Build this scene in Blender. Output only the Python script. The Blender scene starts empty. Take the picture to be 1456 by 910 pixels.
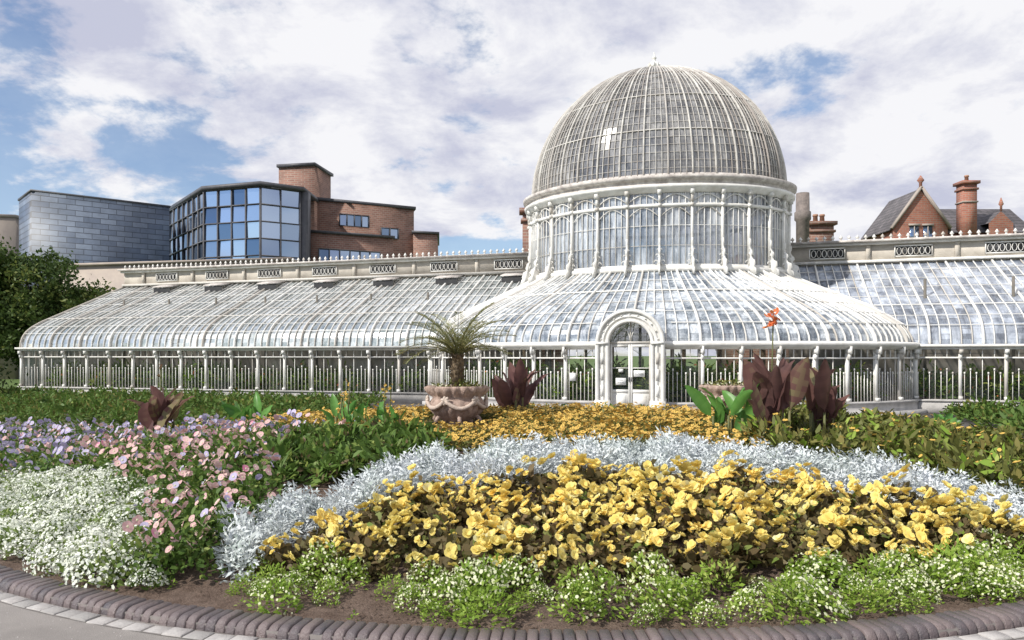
import bpy, math, random
import numpy as np
from mathutils import Vector
rng=np.random.default_rng(7); random.seed(7)
sc=bpy.context.scene
D2R=math.radians
# ------------------------------------------------------------ mesh builder
class MB:
    def __init__(s): s.V=[];s.L=[];s.N=[];s.M=[];s.R=[];s.n=0
    def raw(s,V,L,N,M,R):
        s.V.append(np.asarray(V,float));s.L.append(np.asarray(L,np.int64)+s.n);s.N.append(np.asarray(N,np.int64))
        s.M.append(np.asarray(M,np.int64));s.R.append(np.asarray(R,float));s.n+=len(V)
    def add(s,V,F,mat=0,rnd=None):
        L=[i for f in F for i in f];N=[len(f) for f in F];k=len(F)
        M=mat if hasattr(mat,'__len__') else [mat]*k
        if rnd is None: rnd=rng.random()
        R=rnd if hasattr(rnd,'__len__') else [rnd]*k
        s.raw(V,L,N,M,R)
    def arr(s):
        return (np.concatenate(s.V),np.concatenate(s.L),np.concatenate(s.N),np.concatenate(s.M),np.concatenate(s.R))
    def build(s,name,mats,parent=None,smooth=False):
        V,L,N,M,R=s.arr()
        me=bpy.data.meshes.new(name)
        me.vertices.add(len(V));me.vertices.foreach_set("co",V.astype(np.float32).ravel())
        me.loops.add(len(L));me.loops.foreach_set("vertex_index",L.astype(np.int32))
        me.polygons.add(len(N));st=np.concatenate([[0],np.cumsum(N)[:-1]])
        me.polygons.foreach_set("loop_start",st.astype(np.int32))
        me.polygons.foreach_set("material_index",M.astype(np.int32))
        for m in mats: me.materials.append(m)
        me.update(calc_edges=True)
        a=me.attributes.new("rnd","FLOAT","FACE");a.data.foreach_set("value",R.astype(np.float32))
        if smooth: me.polygons.foreach_set("use_smooth",np.ones(len(N),bool))
        ob=bpy.data.objects.new(name,me);sc.collection.objects.link(ob)
        if parent: ob.parent=parent
        return ob
def empty(name,loc=(0,0,0),rz=0):
    e=bpy.data.objects.new(name,None);e.location=loc;e.rotation_euler=(0,0,rz);sc.collection.objects.link(e);return e
def nz(v): v=np.asarray(v,float);return v/np.maximum(np.linalg.norm(v,axis=-1,keepdims=True),1e-9)
def sweep(mb,pts,nrm,w,d,mat=0,closed=False,rnd=None):
    p=np.asarray(pts,float);n=len(p)
    if n<2:return
    nr=np.broadcast_to(np.asarray(nrm,float),p.shape)
    if closed: t=np.roll(p,-1,0)-np.roll(p,1,0)
    else: t=np.gradient(p,axis=0)
    t=nz(t);sd=nz(np.cross(t,nr));nn=np.cross(sd,t)
    V=np.stack([p+sd*w/2+nn*d/2,p-sd*w/2+nn*d/2,p-sd*w/2-nn*d/2,p+sd*w/2-nn*d/2],1).reshape(-1,3)
    F=[]
    for i in range(n if closed else n-1):
        a=4*i;b=4*((i+1)%n)
        for k in range(4):F.append((a+k,a+(k+1)%4,b+(k+1)%4,b+k))
    if not closed:F+= [(3,2,1,0),(4*n-4,4*n-3,4*n-2,4*n-1)]
    mb.add(V,F,mat,rnd)
def sweepclip(mb,pts,nrm,w,d,keep,mat=0):
    nr=np.broadcast_to(np.asarray(nrm,float),np.asarray(pts).shape);run=[]
    for i in range(len(pts)+1):
        if i<len(pts) and keep[i]:run.append(i)
        else:
            if len(run)>1:sweep(mb,pts[run],nr[run],w,d,mat)
            run=[]
def tube(mb,pts,rad,mat=0,k=7,rnd=None):
    p=np.asarray(pts,float);n=len(p);r=np.broadcast_to(rad,(n,));t=nz(np.gradient(p,axis=0))
    ref=np.array([.31,.95,.05]);sd=nz(np.cross(t,ref));nn=np.cross(sd,t)
    th=np.linspace(0,2*np.pi,k,endpoint=False)
    V=(p[:,None]+r[:,None,None]*(sd[:,None]*np.cos(th)[None,:,None]+nn[:,None]*np.sin(th)[None,:,None])).reshape(-1,3)
    F=[(i*k+j,i*k+(j+1)%k,(i+1)*k+(j+1)%k,(i+1)*k+j) for i in range(n-1) for j in range(k)]
    F+=[tuple(range(k-1,-1,-1)),tuple((n-1)*k+j for j in range(k))]
    mb.add(V,F,mat,rnd)
def box(mb,c,hx,hy,hz,ang=0,mat=0,rnd=None):
    ca,sa=math.cos(ang),math.sin(ang);V=[]
    for z in(-hz,hz):
        for x,y in((-hx,-hy),(hx,-hy),(hx,hy),(-hx,hy)):
            V.append((c[0]+x*ca-y*sa,c[1]+x*sa+y*ca,c[2]+z))
    mb.add(V,[(3,2,1,0),(4,5,6,7),(0,1,5,4),(1,2,6,5),(2,3,7,6),(3,0,4,7)],mat,rnd)
def panels(mb,G,keep=None,mat=0,jit=.004):
    a=G[:-1,:-1];b=G[1:,:-1];c=G[1:,1:];d=G[:-1,1:]
    Q=np.stack([a,b,c,d],2).reshape(-1,4,3)
    if keep is not None:Q=Q[keep(Q.mean(1))]
    if len(Q)==0:return
    nrm=nz(np.cross(Q[:,1]-Q[:,0],Q[:,3]-Q[:,0]))
    Q=Q+nrm[:,None]*rng.normal(0,jit,(len(Q),4,1))
    k=len(Q);mb.raw(Q.reshape(-1,3),np.arange(4*k),[4]*k,[mat]*k,rng.random(k))
def prism(mb,poly,z0,z1,mat=0,rnd=.5,top=None):
    n=len(poly);V=[(x,y,z0) for x,y in poly]+[(x,y,z1) for x,y in poly]
    F=[(i,(i+1)%n,(i+1)%n+n,i+n) for i in range(n)]+[tuple(range(n,2*n)),tuple(range(n-1,-1,-1))]
    mb.add(V,F,[mat]*n+[mat if top is None else top]*2,rnd)
# ------------------------------------------------------------ materials
def newmat(name):
    m=bpy.data.materials.new(name);m.use_nodes=True;nt=m.node_tree;nt.nodes.clear()
    o=nt.nodes.new("ShaderNodeOutputMaterial");return m,nt,o
def N(nt,t,**k):
    n=nt.nodes.new("ShaderNode"+t)
    for a,b in k.items():setattr(n,a,b)
    return n
def c4(c):return (c[0],c[1],c[2],1)
def noise(nt,scale,detail=5,rough=.6,vec=None,dist=0,sx=(1,1,1)):
    tc=N(nt,"TexCoord");mp=N(nt,"Mapping");mp.inputs["Scale"].default_value=sx
    nt.links.new(tc.outputs["Object"],mp.inputs[0])
    n=N(nt,"TexNoise");n.inputs["Scale"].default_value=scale;n.inputs["Detail"].default_value=detail
    n.inputs["Roughness"].default_value=rough;n.inputs["Distortion"].default_value=dist
    nt.links.new(mp.outputs[0],n.inputs["Vector"]);return n.outputs["Fac"]
def mixc(nt,f,a,b,bt='MIX'):
    m=N(nt,"Mix",data_type='RGBA',blend_type=bt)
    for s,v in((0,f),(6,a),(7,b)):
        if hasattr(v,'is_linked'):nt.links.new(v,m.inputs[s])
        else:m.inputs[s].default_value=v if s==0 else c4(v)
    return m.outputs[2]
def ramp(nt,f,p0,p1):
    r=N(nt,"MapRange");r.inputs[1].default_value=p0;r.inputs[2].default_value=p1;nt.links.new(f,r.inputs[0]);return r.outputs[0]
def rndattr(nt):
    a=N(nt,"Attribute",attribute_name="rnd");return a.outputs["Fac"]
def solid(name,c1,c2=None,scale=4,rough=.8,c3=None,bump=0,bscale=30,spec=.3,metal=0,userand=.5,fine=0,sx=(1,1,1)):
    m,nt,o=newmat(name);b=N(nt,"BsdfPrincipled");nt.links.new(b.outputs[0],o.inputs[0])
    b.inputs["Roughness"].default_value=rough;b.inputs["Specular IOR Level"].default_value=spec;b.inputs["Metallic"].default_value=metal
    c2=c2 or tuple(x*.7 for x in c1)
    f=ramp(nt,noise(nt,scale,6,.65,sx=sx),.35,.65)
    col=mixc(nt,f,c1,c2)
    if c3: col=mixc(nt,rndattr(nt),col,c3) if userand>=1 else mixc(nt,ramp(nt,rndattr(nt),1-userand,1),col,c3)
    if fine:
        col=mixc(nt,fine,col,mixc(nt,ramp(nt,noise(nt,bscale*2,3,.7),.3,.7),(0,0,0),(1,1,1)),'OVERLAY')
    nt.links.new(col,b.inputs["Base Color"])
    if bump:
        bp=N(nt,"Bump");bp.inputs["Strength"].default_value=bump;bp.inputs["Distance"].default_value=.02
        nt.links.new(noise(nt,bscale,4,.7),bp.inputs["Height"]);nt.links.new(bp.outputs[0],b.inputs["Normal"])
    return m
def leafm(name,c1,c2,c3=None,tr=.3,rough=.55):
    m,nt,o=newmat(name);b=N(nt,"BsdfPrincipled");t=N(nt,"BsdfTranslucent");mx=N(nt,"MixShader");mx.inputs[0].default_value=tr
    b.inputs["Roughness"].default_value=rough;b.inputs["Specular IOR Level"].default_value=.25
    r=rndattr(nt);col=mixc(nt,r,c1,c2)
    if c3: col=mixc(nt,ramp(nt,r,.72,.92),col,c3)
    col=mixc(nt,ramp(nt,noise(nt,1.1,3),.3,.7),col,mixc(nt,1,col,(.78,.82,.76),'MULTIPLY'))
    nt.links.new(col,b.inputs["Base Color"]);nt.links.new(col,t.inputs[0])
    nt.links.new(b.outputs[0],mx.inputs[1]);nt.links.new(t.outputs[0],mx.inputs[2]);nt.links.new(mx.outputs[0],o.inputs[0]);return m
def glassm(name,cd,cl,t0,t1,gl=.25,rough=.12,sx=(1,1,1),sc_=1.2):
    m,nt,o=newmat(name);df=N(nt,"BsdfDiffuse");gs=N(nt,"BsdfGlossy");tp=N(nt,"BsdfTransparent")
    gs.inputs["Roughness"].default_value=rough
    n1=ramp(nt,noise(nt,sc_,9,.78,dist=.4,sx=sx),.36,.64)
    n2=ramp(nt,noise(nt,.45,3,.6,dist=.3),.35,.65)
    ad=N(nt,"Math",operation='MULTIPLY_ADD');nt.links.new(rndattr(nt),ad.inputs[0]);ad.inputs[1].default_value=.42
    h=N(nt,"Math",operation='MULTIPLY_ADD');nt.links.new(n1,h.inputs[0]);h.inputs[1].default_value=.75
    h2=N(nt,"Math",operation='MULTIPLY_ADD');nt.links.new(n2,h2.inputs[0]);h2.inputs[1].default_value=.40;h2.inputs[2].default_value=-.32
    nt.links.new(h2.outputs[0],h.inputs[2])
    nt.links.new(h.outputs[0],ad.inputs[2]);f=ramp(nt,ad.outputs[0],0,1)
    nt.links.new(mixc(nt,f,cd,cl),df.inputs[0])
    lw=N(nt,"LayerWeight");lw.inputs[0].default_value=.3
    g=N(nt,"Math",operation='MULTIPLY_ADD');nt.links.new(lw.outputs["Fresnel"],g.inputs[0]);g.inputs[1].default_value=.5;g.inputs[2].default_value=gl
    m1=N(nt,"MixShader");nt.links.new(g.outputs[0],m1.inputs[0]);nt.links.new(df.outputs[0],m1.inputs[1]);nt.links.new(gs.outputs[0],m1.inputs[2])
    tr=N(nt,"MapRange");nt.links.new(f,tr.inputs[0]);tr.inputs[3].default_value=t1;tr.inputs[4].default_value=t0
    m2=N(nt,"MixShader");nt.links.new(tr.outputs[0],m2.inputs[0]);nt.links.new(m1.outputs[0],m2.inputs[1]);nt.links.new(tp.outputs[0],m2.inputs[2])
    nt.links.new(m2.outputs[0],o.inputs[0]);return m
def brickm(name,c1,c2,mort,bw=.24,rh=.085,ms=.012,rough=.85):
    m,nt,o=newmat(name);b=N(nt,"BsdfPrincipled");b.inputs["Roughness"].default_value=rough;nt.links.new(b.outputs[0],o.inputs[0])
    tc=N(nt,"TexCoord");sp=N(nt,"SeparateXYZ");nt.links.new(tc.outputs["Object"],sp.inputs[0])
    a=N(nt,"Math",operation='ADD');nt.links.new(sp.outputs[0],a.inputs[0]);nt.links.new(sp.outputs[1],a.inputs[1])
    cb=N(nt,"CombineXYZ");nt.links.new(a.outputs[0],cb.inputs[0]);nt.links.new(sp.outputs[2],cb.inputs[1])
    t=N(nt,"TexBrick");nt.links.new(cb.outputs[0],t.inputs[0])
    t.inputs["Color1"].default_value=c4(c1);t.inputs["Color2"].default_value=c4(c2);t.inputs["Mortar"].default_value=c4(mort)
    t.inputs["Scale"].default_value=1;t.inputs["Brick Width"].default_value=bw;t.inputs["Row Height"].default_value=rh;t.inputs["Mortar Size"].default_value=ms
    col=mixc(nt,.6,t.outputs[0],mixc(nt,ramp(nt,noise(nt,.6,8,.75),.3,.7),(.35,.35,.35),(1.2,1.2,1.2)),'MULTIPLY')
    nt.links.new(col,b.inputs["Base Color"]);return m

WHITE=solid("white_painted_iron",(.82,.81,.78),(.64,.62,.58),2.6,.5,c3=(.48,.44,.39),userand=.22)
DOMEBAR=solid("weathered_dome_bars",(.66,.64,.60),(.43,.40,.37),2.5,.6,c3=(.38,.34,.31),userand=.35)
CREAM=solid("cream_stone",(.60,.55,.48),(.42,.38,.33),1.5,.85,bump=.2)
CORN=solid("weathered_cornice",(.36,.32,.30),(.66,.62,.58),4,.8)
STONE=solid("grey_plinth_stone",(.52,.50,.48),(.36,.35,.34),3,.9,bump=.3)
DARK=solid("dark_lattice_back",(.03,.03,.035),(.05,.05,.05),3,.6)
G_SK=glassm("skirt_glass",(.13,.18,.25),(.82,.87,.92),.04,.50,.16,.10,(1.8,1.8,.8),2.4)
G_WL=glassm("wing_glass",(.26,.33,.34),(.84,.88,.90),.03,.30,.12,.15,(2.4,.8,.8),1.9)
G_WR=glassm("shade_tinted_wing_glass",(.10,.13,.19),(.68,.74,.84),.06,.40,.16,.12,(1.8,.7,.6),1.4)  # right wing: dome shadow painted in as darker, bluer glass colours
G_DM=glassm("dome_glass",(.05,.05,.055),(.40,.39,.38),.08,.38,.14,.12,(1.8,1.8,.6),2.2)
G_DR=glassm("drum_glass",(.15,.19,.26),(.80,.84,.89),.06,.55,.16,.1,(1.8,1.8,.3),2.0)
G_VW=glassm("wall_glass",(.03,.035,.035),(.22,.25,.25),.80,.95,.04,.05,(1,1,.3),2)
# ------------------------------------------------------------ PALM HOUSE
TH=D2R(17);C=(5.66,29.4,0)
PH=empty("palm_house",C,-TH)
A0,B0=5.0,3.5;A1,B1=9.4,6.5;VFL=-3.2;VRL=1.8;VFR=-2.3;VRR=2.3
SKP=np.array([(1,2.28),(.992,2.5),(.965,2.72),(.92,2.93),(.83,3.2),(.70,3.5),(.55,3.8),(.40,4.08),(.25,4.38),(.12,4.64),(0,4.92)])
def E(phi,a,b,z=0):
    phi=np.asarray(phi,float);return np.stack([a*np.sin(phi),-b*np.cos(phi),np.broadcast_to(z,phi.shape)],-1)
def En(phi,a,b):
    phi=np.asarray(phi,float);return nz(np.stack([np.sin(phi)/a,-np.cos(phi)/b,0*phi],-1))
def lathe(mb,prof,a,b,p0=-np.pi,p1=np.pi,n=160,mat=0):
    ph=np.linspace(p0,p1,n+1);P=[]
    for off,z in prof:P.append(E(ph,a+off,b+off,z))
    P=np.stack(P,0);m=len(prof);V=P.reshape(-1,3)
    F=[(j*(n+1)+i,j*(n+1)+i+1,(j+1)*(n+1)+i+1,(j+1)*(n+1)+i) for j in range(m-1) for i in range(n)]
    mb.add(V,F,mat,.3)
def skab(z):
    z=np.asarray(z,float);rho=np.interp(z,SKP[:,1],SKP[:,0]);rho=np.where(z>4.92,0,rho)
    return A0+(A1-A0)*rho,B0+(B1-B0)*rho
WP=np.array([(0,2.26),(.02,2.5),(.10,2.75),(.26,3.0),(.5,3.22),(.9,3.48),(1.5,3.78),(2.2,4.13),(2.9,4.48),(3.6,4.83),(4.3,5.18),(5.0,5.53)])
def wingz(u,v):
    vf=np.where(u<0,VFL,VFR);dep=np.where(u<0,VRL-VFL,VRR-VFR)
    s=(v-vf)/dep*5.0;z=np.interp(s,WP[:,0],WP[:,1]);z=np.where(s<0,-1,z);z=np.where(s>5,-1,z);return z
def in_rot(P,sh=.97):
    a,b=skab(P[...,2]);return (P[...,0]/(a*sh))**2+(P[...,1]/(b*sh))**2<1
def under_wing(P,tol=.12):
    return (np.abs(P[...,0])>4.5)&(P[...,2]<wingz(P[...,0],P[...,1])-tol)
bars=MB();gl=MB()
# --- skirt
NS=168;phs=np.linspace(-np.pi,np.pi,NS+1)
rf=np.linspace(0,len(SKP)-1,31);rho=np.interp(rf,range(len(SKP)),SKP[:,0]);zz=np.interp(rf,range(len(SKP)),SKP[:,1])
for i,ph in enumerate(phs[:-1]):
    pts=np.stack([E(np.array(ph),A0+(A1-A0)*r,B0+(B1-B0)*r,z) for r,z in zip(rho,zz)])
    t=nz(np.gradient(pts,axis=0));sd=np.array([math.cos(ph),math.sin(ph),0]);nr=nz(np.cross(t,-sd));
    if nr[15,2]<0:nr=-nr
    main=(i%6==0);keep=~under_wing(pts)&~((np.abs(pts[:,0])<.85)&(pts[:,1]<0)&(pts[:,2]<3.15))
    sweepclip(bars,pts,nr,.06 if main else .03,.14 if main else .06,keep)
G=np.stack([E(phs,A0+(A1-A0)*r-.03,B0+(B1-B0)*r-.03,z) for r,z in zip(rho[::2],zz[::2])],1)
panels(gl,G,lambda c:~under_wing(c)&~((np.abs(c[:,0])<.7)&(c[:,1]<0)&(c[:,2]<3.1)),0,.006)
for r,z,w in ((.40,4.08,.05),(.92,2.93,.03),(.20,4.48,.02),(.62,3.66,.02),(.78,3.32,.02)):
    p=E(np.linspace(-np.pi,np.pi,241)[:-1],A0+(A1-A0)*r+.03,B0+(B1-B0)*r+.03,z)
    sweepclip(bars,p,(0,0,1),w,w,~under_wing(p)&~((np.abs(p[:,0])<.95)&(p[:,1]<0)&(z<3.2)))
# --- drum
lathe(bars,[(0,4.80),(.16,4.84),(.16,4.98),(.06,5.02),(.06,5.08),(-.05,5.08)],A0,B0)
lathe(bars,[(-.05,7.10),(.06,7.10),(.08,7.18),(.02,7.22),(-.05,7.22)],A0,B0)
lathe(bars,[(-.05,7.60),(.05,7.60),(.10,7.68),(.24,7.74),(.26,7.84),(.20,7.86)],A0,B0,mat=0)
lathe(bars,[(.20,7.86),(.16,7.90),(.16,8.0),(.30,8.04),(.32,8.16),(.12,8.20),(.02,8.20),(.0,8.28),(-.1,8.3)],A0,B0,mat=1)
ND=28;pd=np.linspace(-np.pi,np.pi,ND+1)+np.pi/ND
for ph in pd[:-1]:
    p=E(np.array(ph),A0,B0);n=En(ph,A0,B0);ang=math.atan2(B0*math.sin(ph),A0*math.cos(ph))
    q=p+n*.03;box(bars,(q[0],q[1],6.3),.038,.07,1.3,ang)
    q=p+n*.09;box(bars,(q[0],q[1],7.15),.055,.06,.05,ang);box(bars,(q[0],q[1],7.62),.07,.10,.09,ang);box(bars,(q[0],q[1],7.4),.04,.05,.15,ang)
    prof=[(0,5.95),(.04,6.02),(.09,5.95),(.09,5.82),(.05,5.74),(.09,5.62),(.17,5.55),(.19,5.46),(.13,5.38),(.18,5.28),(.30,5.22),(.34,5.10),(.28,5.0),(.38,4.92),(.42,4.72),(.26,4.68),(0,4.8)]
    tg=np.array([math.cos(ang),math.sin(ang),0]);V=[]
    for s_ in(-.03,.03):
        for o_,z_ in prof:
            x=p+n*(o_+.05)+tg*s_;V.append((x[0],x[1],z_))
    k=len(prof);F=[tuple(range(k)),tuple(range(2*k-1,k-1,-1))]+[(i,i+k,(i+1)%k+k,(i+1)%k) for i in range(k)]
    bars.add(V,F,0)
    for s_ in(-1,1):
        for zz_,ww in((5.14,.12),(5.38,.085),(5.58,.055)):
            th=np.linspace(0,4.6,9);cc=p+n*.12+tg*s_*ww*.9
            P_=[cc+tg*s_*math.cos(t)*ww*.7*(1-t*.09)+np.array([0,0,1])*math.sin(t)*ww*.8*(1-t*.09)+np.array([0,0,zz_]) for t in th]
            sweep(bars,P_,n,.022,.03)
    p2=ph+2*np.pi/ND
    for k in range(1,5):
        f=ph+(p2-ph)*k/5;q=E(np.array(f),A0,B0)
        an=math.atan2(B0*math.sin(f),A0*math.cos(f))
        box(bars,(q[0],q[1],6.35),.011,.02,1.25,an)
    ff=np.linspace(ph+.01,p2-.01,9);arch=E(ff,A0+.02,B0+.02,0);arch[:,2]=6.78+.30*np.sin(np.linspace(0,np.pi,9))
    sweep(bars,arch,En(ff,A0,B0),.025,.03)
    arch[:,2]=7.30+.24*np.sin(np.linspace(0,np.pi,9));sweep(bars,arch,En(ff,A0,B0),.03,.04)
for z in(5.75,6.45):
    p=E(np.linspace(-np.pi,np.pi,161)[:-1],A0,B0,z);sweep(bars,p,(0,0,1),.02,.018,closed=True)
ps=np.linspace(-np.pi,np.pi,ND*3+1)+np.pi/ND
G=np.stack([E(ps,A0-.04,B0-.04,z) for z in(5.0,5.75,6.45,7.1,7.62)],1);panels(gl,G,None,1,.006)
# --- dome
HD=4.98;ZD=8.22
tt=np.linspace(0,np.pi/2*.985,29);NB=144
for i in range(NB):
    ph=-np.pi+2*np.pi*i/NB;main=(i%4==0)
    k=29 if main else (26 if i%2==0 else 23)
    ct=np.cos(tt[:k]);pts=np.stack([4.93*ct*math.sin(ph),-3.5*ct*math.cos(ph),ZD+HD*np.sin(tt[:k])],1)
    nr=nz(np.stack([pts[:,0]/4.93**2,pts[:,1]/3.5**2,(pts[:,2]-ZD)/HD**2],1))
    sweep(bars,pts,nr,.05 if main else .024,.09 if main else .035,5)
for kk,t in enumerate(np.arcsin(np.linspace(.05,.965,17))):
    p=E(np.linspace(-np.pi,np.pi,161)[:-1],4.93*math.cos(t),3.5*math.cos(t),ZD+HD*math.sin(t))
    w=.035 if kk in(5,10,14) else .012;sweep(bars,p,nz(p-np.array([0,0,ZD])),w,w,5,closed=True)
tg_=np.arcsin(np.linspace(0,.99,19));pg=np.linspace(-np.pi,np.pi,NB+1)
G=np.stack([E(pg,4.9*math.cos(t),3.47*math.cos(t),ZD+HD*math.sin(t)) for t in tg_],1);panels(gl,G,None,2,.004)
lathe(bars,[(0,13.0),(.5,13.02),(.5,13.12),(.3,13.2),(.2,13.26),(.12,13.32),(.16,13.38),(.2,13.46),(.14,13.54),(.05,13.58),(.04,13.68),(.08,13.72),(.03,13.78),(0,13.95)],.02,.02,n=16)
for k in range(8):
    a_=k*np.pi/4;box(bars,(.22*math.cos(a_),.22*math.sin(a_),13.4),.03,.03,.09,a_)
# --- lower rotunda wall
PM=math.acos(3.2/6.5)
def arcphi(n,p0,p1):
    f=np.linspace(p0,p1,600);P=E(f,A1,B1);s=np.concatenate([[0],np.cumsum(np.linalg.norm(np.diff(P,axis=0),axis=1))])
    return np.interp(np.linspace(0,s[-1],n+1),s,f),s[-1]
pdoor=math.asin(1.0/A1)
for sgn in(-1,1):
    pm=PM if sgn<0 else math.acos(2.3/6.5)
    lo,hi=(pdoor,pm)
    f,L=arcphi(7 if sgn<0 else 8,lo,hi);f=f*sgn;a,b=min(f),max(f)
    lathe(bars,[(.4,0),(.4,.12),(.16,.12),(.16,.36),(.20,.38),(.20,.44),(-.1,.44)],A1,B1,a,b,60,mat=2)
    lathe(bars,[(-.05,1.78),(.05,1.78),(.05,1.83),(-.05,1.83)],A1,B1,a,b,60)
    lathe(bars,[(-.06,2.08),(.06,2.08),(.10,2.14),(.2,2.18),(.24,2.28),(.18,2.30),(0,2.34)],A1,B1,a,b,60)
    for q_ in f:
        p=E(np.array(q_),A1,B1);n=En(q_,A1,B1);an=math.atan2(B1*math.sin(q_),A1*math.cos(q_))
        q=p+n*.03;box(bars,(q[0],q[1],1.26),.05,.05,.82,an)
        q=p+n*.1;box(bars,(q[0],q[1],2.02),.06,.10,.07,an);box(bars,(q[0],q[1],1.86),.04,.07,.09,an);box(bars,(q[0],q[1],.50),.07,.05,.05,an)
        q=p+n*.2;box(bars,(q[0],q[1],2.05),.03,.04,.12,an)
    nb=int(L/.13);g,_=arcphi(nb,lo,hi);g=g*sgn
    for j,q_ in enumerate(g):
        p=E(np.array(q_),A1,B1);an=math.atan2(B1*math.sin(q_),A1*math.cos(q_))
        top=1.8 if j%4==0 else (1.42 if j%2==0 else 1.3)
        box(bars,(p[0],p[1],(top+.42)/2),.010,.014,(top-.42)/2,an)
        if j%4: box(bars,(p[0],p[1],top+.03),.022,.016,.04,an)
        if j%2==0:box(bars,(p[0],p[1],1.96),.012,.02,.13,an)
    ff=np.linspace(min(f),max(f),30);G=np.stack([E(ff,A1-.05,B1-.05,z) for z in(.42,1.8,2.1)],1)
    panels(gl,G,None,3,.003)
# --- wings
def wing(sgn,vf,vr,umax,u0w,gm):
    dep=vr-vf;n=int((umax-4.6)/.31);us=4.6+np.arange(n+1)*(umax-4.6)/n
    rs=np.linspace(0,len(WP)-1,31);S=np.interp(rs,range(len(WP)),WP[:,0]);Z=np.interp(rs,range(len(WP)),WP[:,1])
    vv=vf+S/5*dep;tn=nz(np.stack([0*S,np.gradient(vv),np.gradient(Z)],1));nr=np.stack([0*S,-tn[:,2],tn[:,1]],1)
    hip=1.2
    def pt(u):
        pts=np.stack([np.full(31,sgn*u),vv,Z],1)
        fac=(u-4.6)/(umax-4.6);pts[:,0]=sgn*(u+fac**3*hip*(1-S/5));return pts
    for i,u in enumerate(us):
        p=pt(u);main=i%5==0;sweepclip(bars,p,nr,.06 if main else .028,.12 if main else .055,~in_rot(p))
    G=np.stack([pt(u)[::2]-nr[::2]*.03 for u in us],0);panels(gl,G,lambda c:~in_rot(c),gm,.007)
    for s_,w in((7,.02),(11,.018),(15,.035),(18,.018),(21,.02),(24,.018),(27,.02)):
        p=np.stack([pt(u)[s_]+nr[s_]*.03 for u in us]);sweepclip(bars,p,nr[s_],w,w,~in_rot(p))
    uc=sgn*(umax+5.2)/2;hl=(umax-5.2)/2
    box(bars,(uc,vr+.25,2.8),hl,.25,2.8,0,3);box(bars,(uc,vr+.22,5.93),hl,.28,.33,0,3)
    box(bars,(uc,vr+.18,5.60),hl+.05,.36,.05,0,0)
    box(bars,(uc,vr+.16,6.30),hl+.1,.38,.05,0,0);box(bars,(uc,vr+.10,6.39),hl+.16,.46,.04,0,1)
    k=int((umax-5.2)/.3)
    for i in range(k):
        u=sgn*(5.3+i*.3);box(bars,(u,vr-.2,6.455),.03,.03,.03,0,0)
        V=[(u,vr-.2,6.47),(u+.08,vr-.2,6.55),(u,vr-.2,6.66),(u-.08,vr-.2,6.55),(u,vr-.24,6.55),(u,vr-.16,6.55)]
        bars.add(V,[(0,1,4),(1,2,4),(2,3,4),(3,0,4),(1,0,5),(2,1,5),(3,2,5),(0,3,5)],0)
    k=int((umax-6.5)/3.1)
    for i in range(k+1):
        u=sgn*(6.6+i*3.1)
        if abs(u)>umax-.8:continue
        box(bars,(u,vr-.075,5.96),.62,.02,.20,0,4)
        for dz in(-.2,.2):box(bars,(u,vr-.11,5.96+dz),.66,.03,.02,0,0)
        for dx in(-.65,.65):box(bars,(u+dx,vr-.11,5.96),.02,.03,.22,0,0)
        for j in range(6):
            x=u-.5+j*.2;th=np.linspace(0,2*np.pi,9)[:-1]
            p=np.stack([x+.085*np.cos(th),0*th+vr-.11,5.96+.15*np.sin(th)],1);sweep(bars,p,(0,-1,0),.022,.02,closed=True)
        box(bars,(u+sgn*1.5,vr-.1,5.93),.08,.04,.3,0,3)
        if sgn<0 and abs(u)<27:
            s0,s1=4.0,4.75;P=lambda s,l:(vf+s/5*dep,np.interp(s,WP[:,0],WP[:,1])+l)
            a=P(s0,.30);b=P(s1,.10);x0,x1=u-.1,u+1.0
            V=[(x0,a[0],a[1]),(x1,a[0],a[1]),(x1,b[0],b[1]),(x0,b[0],b[1])];V+= [(x,y,z+.05) for x,y,z in V]
            bars.add(V,[(3,2,1,0),(4,5,6,7),(0,1,5,4),(1,2,6,5),(2,3,7,6),(3,0,4,7)],1)
            a2=P(s0,.04);b2=P(s1,.04);V=[(x0+.04,a[0]+.05,a[1]-.02),(x1-.04,a[0]+.05,a[1]-.02),(x1-.04,a2[0]+.05,a2[1]),(x0+.04,a2[0]+.05,a2[1])]
            bars.add(V,[(0,1,2,3)],4)
    ue=umax+hip;uc=sgn*(u0w+ue)/2;hl=(ue-u0w)/2
    box(bars,(uc,vf+.0,.19),hl,.16,.19,0,2);box(bars,(uc,vf,.41),hl,.2,.03,0,2)
    box(bars,(uc,vf-.01,1.82),hl,.05,.025);box(bars,(uc,vf-.04,2.13),hl,.09,.04);box(bars,(uc,vf-.10,2.22),hl+.1,.14,.04)
    nb=int((ue-u0w)/1.3)
    for i in range(nb+1):
        u=sgn*(u0w+.1+(ue-u0w-.2)*i/nb)
        box(bars,(u,vf-.03,1.26),.045,.05,.82);box(bars,(u,vf-.1,2.02),.055,.10,.07);box(bars,(u,vf-.08,1.86),.035,.07,.09);box(bars,(u,vf-.08,.50),.06,.05,.05)
    nb=int((ue-u0w)/.17)
    for j in range(nb+1):
        u=sgn*(u0w+(ue-u0w)*j/nb);top=1.8 if j%4==0 else (1.40 if j%2==0 else 1.28)
        box(bars,(u,vf,(top+.42)/2),.009,.012,(top-.42)/2)
        if j%2==0:box(bars,(u,vf,1.96),.012,.02,.13)
        if j%4:box(bars,(u,vf,top+.03),.022,.016,.04)
    uu=np.linspace(u0w,ue,int((ue-u0w)/.65));G=np.stack([np.stack([sgn*uu,0*uu+vf+.05,0*uu+z],1) for z in(.42,1.8,2.1)],1);panels(gl,G,None,3,.003)
    p=pt(umax);q=p.copy();q[:,2]=0;G=np.stack([p,q],1);panels(gl,G[::2],None,gm,.002)
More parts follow.
